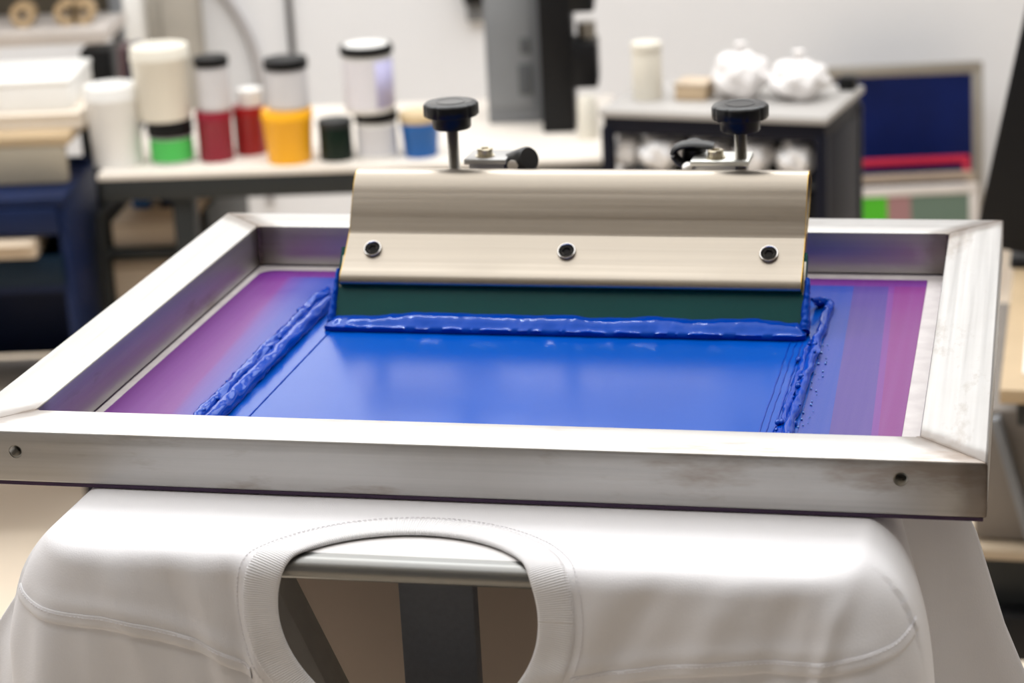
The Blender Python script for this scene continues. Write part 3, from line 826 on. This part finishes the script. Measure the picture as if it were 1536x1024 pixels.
# cartons on the bench's lower shelves
def carton(x, y, z, sx, sy, sz, m, label, nm='carton'):
    p = wb_o + WR @ Vector((x, y, 0))
    r = empty(nm, (p.x, p.y, z), WYAW, label, 'box', 'boxes under the workbench')
    bm = NB(); box(bm, (0, 0, sz/2), (sx, sy, sz), .003); new_obj('body', bm, m, r)
    bm = NB(); box(bm, (0, -sy/2-.0006, sz*.86), (sx*.98, .001, sz*.04), 0); new_obj('flap_seam', bm, mat('card_seam', (150, 132, 110), .8) if 'card_seam' not in bpy.data.materials else bpy.data.materials['card_seam'], r)
carton(.068, .25, .528, .165, .26, .050, CARD, 'flat kraft carton on the upper shelf under the workbench')
carton(.068, .27, .403, .180, .28, .095, CARD, 'larger kraft carton on the lower shelf under the workbench')
def crate(x, y, z, s, m, label):
    p = wb_o + WR @ Vector((x, y, 0))
    r = empty('small_box', (p.x, p.y, z), WYAW, label, 'box', 'boxes under the workbench')
    bm = NB(); box(bm, (0, 0, s[2]/2), s, .003); new_obj('body', bm, m, r); bm = NB(); box(bm, (0, 0, s[2]+.0015), (s[0]*1.02, s[1]*1.02, .003), .001); new_obj('lid', bm, m, r)
crate(.022, .24, .578, (.034, .05, .022), BLU, 'small blue box on the flat kraft carton, the left of two')
crate(.072, .24, .578, (.026, .05, .022), NAVY, 'small navy box on the flat kraft carton, the right of two')

# tan packing table at the far left ------------------------------------------
TZ = .775
pt = empty('packing_table', (-1.15, 4.35, 0), -.06, 'tan packing table at the left edge behind the navy cart', 'table')
bm = NB(); box(bm, (-.03, 0, TZ-.01), (.82, .56, .02), .003); new_obj('tabletop', bm, TAN, pt)
bm = NB(); box(bm, (-.03, -.268, TZ-.055), (.80, .02, .07), .002); tag(new_obj('apron', bm, mat('beige_grey_apron', (166, 156, 138), .6), pt), 'beige grey apron')
for x in (-.40, .36):
    for y in (-.01, .24):
        bm = NB(); box(bm, (x, y, (TZ-.02)/2), (.04, .04, TZ-.02), .003); new_obj('leg', bm, DGREY, pt)
wbx = empty('archive_box', (-.912, 4.24, TZ+.028), -.04, 'low white box lying on the paper stack on the packing table', 'box')
bm = NB(); box(bm, (0, 0, .025), (.250, .20, .050), .003); new_obj('body', bm, WHITEP, wbx)
bm = NB(); box(bm, (0, 0, .052), (.254, .205, .010), .003); new_obj('lid', bm, WHITEP, wbx)
bm = NB()
for k in range(6): box(bm, (random.uniform(-.004, .004), random.uniform(-.004, .004), .0023+.0046*k), (.30, .28, .0042), .0006)
ps = new_obj('paper_stack', bm, mat('cream_paper', (226, 214, 198), .8)); ps.location = (-.91, 4.25, TZ); ps.rotation_euler = (0, 0, -.05)
tag(ps, 'stack of cream sheets under the white box on the packing table', 'paper')
# shelf rack behind
rk = empty('storage_rack', (-1.02, 4.78, 0), -.05, 'pale grey storage rack behind the packing table at the upper left', 'rack')
for z in (.845, 1.15, .30):
    bm = NB(); box(bm, (0, 0, z), (.44, .22, .030), .003); new_obj('shelf', bm, mat('pale_grey_shelf', (196, 188, 182), .5) if 'pale_grey_shelf' not in bpy.data.materials else bpy.data.materials['pale_grey_shelf'], rk)
for x in (-.215, .205):
    bm = NB(); box(bm, (x, .09, .6), (.025, .03, 1.2), .002); new_obj('upright', bm, GREYC, rk)
bm = NB(); box(bm, (0, .105, 1.0), (.42, .006, .28), .001); tag(new_obj('back_panel', bm, mat('olive_brown_panel', (84, 76, 62), .7), rk), 'olive brown back panel')
for k, x in enumerate((-.985, -.893, -.860)):
    r = empty('tape_roll', (x, 4.74, .860), 0, ['tan tape roll at the left of the rack shelf', 'tan tape roll in the middle of the rack shelf', 'tan tape roll at the right of the rack shelf'][k], 'tape', 'tape rolls on the storage rack')
    bm = NB(); R_ = .026
    lathe(bm, [(.012, -.02), (R_, -.02), (R_, .02), (.012, .02), (.012, -.02)], 28, axis_M((0, 0, R_), (0, 1, .0))); new_obj('roll', bm, mat('tan_tape', (178, 152, 116), .6) if 'tan_tape' not in bpy.data.materials else bpy.data.materials['tan_tape'], r)
    bm = NB(); lathe(bm, [(.0095, -.018), (.0122, -.018), (.0122, .018), (.0095, .018), (.0095, -.018)], 28, axis_M((0, 0, R_), (0, 1, 0))); new_obj('core', bm, CARD, r)
def simple(nm, loc, size, m, label, cat, rz=0., group=None, bev=.003, extra=None):
    r = empty(nm, loc, rz, label, cat, group)
    bm = NB(); box(bm, (0, 0, size[2]/2), size, bev); new_obj('body', bm, m, r)
    if extra: extra(r)
    return r
simple('storage_box', (-.787, 4.45, TZ), (.058, .08, .078), BLK, 'black box on the packing table behind the white bucket', 'box', extra=lambda r: new_obj('lid', (lambda b_: (box(b_, (0, 0, .081), (.060, .083, .008), .002), b_)[1])(NB()), BLK, r))
def book(loc, m, label, tilt):
    r = empty('binder', loc, 0, label, 'binder', 'binders behind the white bucket')
    bm = NB(); rot = Euler((0, tilt, 0)).to_matrix().to_4x4()
    box(bm, Vector((0, 0, .083)), (.017, .08, .165), .002, 2, rot); new_obj('cover', bm, m, r)
    bm = NB(); box(bm, Vector((0, .002, .083)), (.012, .079, .160), .001, 2, rot); new_obj('pages', bm, CREAM, r)
book((-.735, 4.43, WBZ), mat('maroon_board', (78, 56, 58), .6), 'slim brown maroon binder behind the white bucket', .05)
book((-.713, 4.43, WBZ), NAVY, 'slim navy binder between the brown binder and the cream bucket', .05)
sw = empty('wall_dispenser', (-.886, 5.65, .632), 0, 'white dispenser mounted beside the pilaster above the navy binder', 'dispenser')
bm = NB(); box(bm, (-.02, -.03, .075), (.075, .10, .15), .01); new_obj('housing', bm, WHITEP, sw)
bm = NB(); box(bm, (-.02, -.03, .0), (.05, .06, .02), .004); new_obj('nozzle', bm, GREYC, sw)

# navy tool cart
nc = empty('tool_cart', (-.943, 3.98, 0), -.05, 'navy blue tool cart with open drawer standing under the packing table edge', 'cart')
bm = NB()
for x in (-.19, .145): box(bm, (x, .12, .482), (.018, .26, .376), .003)
box(bm, (-.022, .12, .673), (.353, .27, .016), .003); box(bm, (-.022, .245, .50), (.34, .01, .39), .002); box(bm, (-.022, .12, .51), (.34, .26, .012), .002)
new_obj('body', bm, NAVY, nc)
bm = NB(); box(bm, (-.022, -.012, .638), (.325, .02, .050), .004); d1 = new_obj('drawer', bm, NAVY, nc)
bm = NB(); box(bm, (-.10, -.028, .638), (.10, .012, .012), .003); new_obj('handle', bm, NAVYC, d1)
bm = NB(); box(bm, (-.022, -.012, .545), (.325, .02, .055), .004); d2 = new_obj('drawer', bm, mat('teal_navy_steel', (4, 26, 42), .5, spec=.2), nc)
bm = NB(); box(bm, (-.022, .12, .285), (.36, .28, .016), .003); tag(new_obj('base_tray', bm, mat('pale_tray', (170, 158, 144), .5), nc), 'pale base tray')
for x in (-.185, .14):
    for y in (.0, .24):
        bm = NB(); box(bm, (x, y, .175), (.02, .02, .24), .002)
        lg = new_obj('leg', bm, NAVYC, nc)
        bm = NB(); lathe(bm, [(0, -.012), (.028, -.012), (.03, 0), (.028, .012), (0, .012)], 20, axis_M((x, y, .03), (1, 0, 0))); new_obj('caster', bm, BLK, lg)
cs = simple('kraft_box', (-.968, 4.035, .5735), (.25, .17, .034), CARD, 'flat kraft box lying between the drawers of the navy cart', 'box', -.05, extra=lambda r: new_obj('flap', (lambda b_: (box(b_, (0, -.094, .030), (.24, .020, .004), .001, 2, (.3, 0, 0)), b_)[1])(NB()), CARD, r))

# dark steel utility table on the right --------------------------------------
UYAW = math.atan2(-.143, .337); UO = Vector((.537, 3.657, 0))
UR = Matrix.Rotation(UYAW, 3, 'Z')
def up(x, y, z): p = UO+UR@Vector((x, y, 0)); return (p.x, p.y, z)
ut = empty('utility_table', UO, UYAW, 'dark steel utility table with grey top right of centre behind the squeegee', 'table')
TW = .40
bm = NB(); box(bm, (-TW/2, .13, .815), (TW, .26, .012), .002); new_obj('tabletop', bm, mat('worn_grey_top', (176, 172, 168), .5, 0), ut)
bm = NB(); box(bm, (-TW/2, .13, .793), (TW-.012, .248, .032), .002); new_obj('apron', bm, NAVYC, ut)
for x in (-.012, -TW+.012):
    for y in (.012, .248):
        bm = NB(); box(bm, (x, y, .395), (.02, .02, .79), .002); new_obj('leg', bm, NAVYC, ut)
bm = NB(); box(bm, (-TW/2, .13, .700), (TW-.04, .235, .010), .002); new_obj('shelf', bm, DGREY, ut)
bm = NB(); box(bm, (-.006, .13, .45), (.004, .224, .66), .001); tag(new_obj('side_panel', bm, NAVYC, ut), 'midnight blue side panel')
bm = NB(); box(bm, (-TW/2, .135, .38), (TW-.05, .20, .60), .004); tag(new_obj('drawer_unit', bm, BLK, ut), 'black drawer unit below the shelf')
bm = NB(); box(bm, (-TW/2, .252, .75), (TW-.04, .004, .09), .001); new_obj('back_panel', bm, BLK, ut)
RAG = cloth_mat('white_rag', (240, 238, 238))
for k, (x, w) in enumerate(((-.062, .040), (-.140, .040), (-.222, .044), (-.305, .044), (-.368, .030))):
    r = empty('folded_rag', up(x, .056, .705), UYAW, ['white rag bundle nearest the front corner of the utility table shelf', 'white rag bundle under the right black knob', 'white rag bundle left of the right black knob', 'wide white rag bundle in the middle of the utility table shelf', 'white rag bundle at the left end of the utility table shelf'][k], 'rag', 'white rags on the utility table shelf')
    bm = NB(); blob(bm, (0, 0, .037), w*.93, 4, (1, 1.25, .037/w), .22, 11+k); new_obj('bundle', bm, RAG, r, 180)
pot('canister', up(-.345, .10, .821), [('can', jarb(.026, .085), CREAM), ('cap', lid(.026, .014, .085), CREAM)], 'cream canister at the left on the utility table', 'canister')
simple('parts_box', up(-.265, .12, .821), (.055, .06, .026), mat('pale_tan_box', (196, 172, 140), .7), 'pale tan box beside the cream canister on the utility table', 'box', UYAW, extra=lambda r: new_obj('lid', (lambda b_: (box(b_, (0, 0, .028), (.058, .063, .005), .001), b_)[1])(NB()), CARD, r))
pot('brown_bottle', up(-.235, .20, .821), [('bottle', jarb(.012, .045), mat('brown_glass', (120, 90, 66), .3)), ('cap', lid(.007, .012, .045), CREAM)], 'little brown bottle behind the tan box on the utility table', 'bottle')
for k, (x, y, w, hh) in enumerate(((-.185, .13, .044, .082), (-.085, .14, .046, .068))):
    r = empty('plastic_bag', up(x, y, .821), UYAW, ['tall crumpled white bag on the utility table', 'lower crumpled white bag right of the tall one on the utility table'][k], 'bag', 'white bags on the utility table')
    bm = NB(); blob(bm, (0, 0, hh*.48), hh*.5, 4, (w/(hh*.5)*1.15, w/(hh*.5), 1), .22, 23+k*3)
    for v in bm.verts: v.co.z = max(v.co.z, 0)
    new_obj('bag', bm, mat('white_bag', (238, 234, 232), .35) if 'white_bag' not in bpy.data.materials else bpy.data.materials['white_bag'], r, 180)
    bm = NB(); lathe(bm, [(0, 0), (.006, 0), (.004, .008), (.011, .02), (0, .016)], 14, Matrix.Translation((0, 0, hh*.93))); new_obj('knotted_neck', bm, bpy.data.materials['white_bag'], r, 60)
bm = NB(); box(bm, (0, 0, .012), (.03, .03, .024), .004)
kk = new_obj('black_clip', bm, BLK); kk.location = up(-.02, .225, .821); kk.rotation_euler = (0, 0, UYAW)
tag(kk, 'small black clip at the far right corner of the utility table top', 'clip')

# printing screens leaning in a stack at the right ---------------------------
def small_screen(loc, w, h, bar, tilt, rz, fm, mm, label):
    r = empty('printing_screen', loc, rz, label, 'printing screen', 'silk screens'); r.rotation_euler = (-tilt, 0, rz)
    for (cx, cz, sx, sz) in ((0, bar/2, w, bar), (0, h-bar/2, w, bar), (-w/2+bar/2, h/2, bar, h-2*bar), (w/2-bar/2, h/2, bar, h-2*bar)):
        bm = NB(); box(bm, (cx, .014, cz), (sx, .028, sz), .0025); new_obj('rail', bm, fm, r)
    bm = NB(); box(bm, (0, .005, h/2), (w-2*bar+.004, .0012, h-2*bar+.004)); new_obj('mesh', bm, mm, r)
    return r
def patch_mat():
    t = NT('patched_mesh'); tc = t.n('ShaderNodeTexCoord'); sp = t.n('ShaderNodeSeparateXYZ'); t.l(tc.outputs['Object'], sp.inputs[0])
    mr = t.n('ShaderNodeMapRange'); t.l(sp.outputs[0], mr.inputs[0]); mr.inputs[1].default_value = -.13; mr.inputs[2].default_value = .15
    t.l(t.ramp(mr.outputs[0], [(0, lin((70, 170, 22))), (.26, lin((150, 110, 110))), (.46, lin((92, 110, 96))), (1, lin((92, 110, 96)))], 'CONSTANT'), t.b.inputs['Base Color']); t.set(Roughness=.6); return t.m
GREYA = brushed('dull_screen_aluminium', (158, 152, 142), .5, 'X', metal=.6).m
BLUEM = mat('navy_blue_mesh', (2, 20, 74), .5, 0, .25, 6, spec=.2)
small_screen((1.005, 5.50, 0), .395, .515, .027, math.radians(7), -.05, GREYA, BLUEM, 'tall grey framed printing screen with navy blue mesh leaning at the wall')
small_screen((.990, 5.35, 0), .300, .316, .016, math.radians(8), -.03, mat('red_frame', (196, 24, 58), .5), BLUEM, 'red framed printing screen leaning in front of the navy one')
small_screen((.985, 5.27, 0), .300, .297, .020, math.radians(8), -.03, mat('tan_frame', (170, 150, 130), .6), BLUEM, 'tan framed printing screen between the red and the white one')
small_screen((.967, 5.19, 0), .320, .288, .022, math.radians(8), -.03, mat('white_frame', (204, 196, 190), .5), patch_mat(), 'white framed printing screen with green and grey patches, front of the stack')

# tan table with white sheet at the right edge --------------------------------
rt = empty('side_table', (.568, 2.50, 0), -.255, 'tan topped side table with dark steel frame at the right edge', 'table')
rt_o = Vector((.568, 2.50, 0)); R3 = Matrix.Rotation(-.255, 3, 'Z')
def rp(x, y, z): p = rt_o+R3@Vector((x, y, 0)); return (p.x, p.y, z)
bm = NB(); box(bm, (.40, .285, .741), (.80, .57, .018), .002); new_obj('tabletop', bm, TAN, rt)
bm = NB(); box(bm, (.40, .285, .715), (.76, .53, .034), .002); new_obj('apron', bm, DGREY, rt)
for x in (.09, .74):
    for y in (.10, .48):
        bm = NB(); box(bm, (x, y, .35), (.04, .04, .70), .003); new_obj('leg', bm, mat('brown_grey_leg', (96, 88, 80), .5) if 'brown_grey_leg' not in bpy.data.materials else bpy.data.materials['brown_grey_leg'], rt)
bm = NB(); box(bm, (.385, .30, .610), (.83, .44, .170), .003); tag(new_obj('cabinet', bm, mat('warm_grey_shade', (124, 116, 108), .6), rt), 'warm grey block painted as the shade under the tabletop')  # block added in the tone of the shade below the tabletop
bm = NB(); box(bm, (.385, .29, .515), (.84, .47, .014), .002); tag(new_obj('shelf', bm, mat('beige_grey_shelf', (176, 158, 134), .6), rt), 'beige lower shelf')
bm = NB(); box(bm, (.385, .30, .471), (.82, .44, .070), .002); new_obj('shelf_apron', bm, DGREY, rt)
bm = NB(); box(bm, (.385, .06, .410), (.83, .04, .060), .003); new_obj('crossbar', bm, BLK, rt)
bm = NB(); box(bm, (.020, .066, .60), (.012, .02, .19), .002, 2, (0, math.radians(-16), 0)); new_obj('brace', bm, GREYC, rt)
bm = NB(); box(bm, (0, 0, .0015), (.60, .36, .003), .0005)
pp = new_obj('paper_sheet', bm, mat('white_paper', (244, 242, 240), .7)); p_ = rp(.325, .235, .75); pp.location = p_; pp.rotation_euler = (0, 0, -.255)
tag(pp, 'large white sheet lying on the tan side table', 'paper')
bp = empty('monitor', rp(.125, .52, .75), -.255, 'black slanted panel standing on the side table at the right edge', 'monitor')
bm = NB(); box(bm, (.0, 0, .17), (.30, .025, .34), .004, 2, (0, math.radians(11), 0))
new_obj('panel', bm, BLK, bp)
bm = NB(); box(bm, (-.03, .03, .005), (.20, .10, .01), .002); box(bm, (-.02, .03, .06), (.04, .02, .12), .002); new_obj('stand', bm, BLK, bp)

# ------------------------------------------------------------------ light
def area(name, loc, rot, sx, sy, power, col):
    l = bpy.data.lights.new(name, 'AREA'); l.shape = 'RECTANGLE'; l.size = sx; l.size_y = sy; l.energy = power; l.color = col
    o = bpy.data.objects.new(name, l); COL.objects.link(o); o.location = loc; o.rotation_euler = rot; return o
LC = (.955, .98, 1)
area('ceiling_panel_light', (-.3, 1.9, RH-.02), (0, 0, 0), 4.0, 2.6, 60, LC)
area('added_glint_light', (-.75, 2.95, RH-.25), (0, 0, 0), 1.5, .06, 17, LC)  # two strips added for glints on the wet ink and the holder's crown
area('added_glint_light', (.75, 3.0, RH-.25), (0, 0, 0), 1.2, .06, 12, LC)
area('ceiling_panel_light', (-.2, 4.2, RH-.02), (0, 0, 0), 5.0, 1.8, 80, LC)
w = bpy.data.worlds.new('world'); S.world = w; w.use_nodes = True
w.node_tree.nodes['Background'].inputs[0].default_value = (1, .97, .94, 1); w.node_tree.nodes['Background'].inputs[1].default_value = .3

# ------------------------------------------------------------------ camera
cam = bpy.data.cameras.new('camera'); co = bpy.data.objects.new('camera', cam); COL.objects.link(co)
cam.sensor_width = 36; cam.lens = 3400/1536*36; cam.clip_start = .05
p, r = .315317, -.052252
fw = Vector((0, math.cos(p), -math.sin(p))); rt0 = Vector((1, 0, 0)); up0 = rt0.cross(fw)
rt2 = math.cos(r)*rt0+math.sin(r)*up0; up2 = -math.sin(r)*rt0+math.cos(r)*up0
M4 = Matrix((rt2, up2, -fw)).transposed().to_4x4(); M4.translation = (0, 0, CAM_H)
co.matrix_world = M4
cam.dof.use_dof = True; cam.dof.focus_distance = 1.43; cam.dof.aperture_fstop = 8.4
S.camera = co
S.view_settings.view_transform = 'Standard'; S.view_settings.look = 'None'; S.view_settings.exposure = .04; S.view_settings.gamma = 1
S.cycles.use_denoising = True
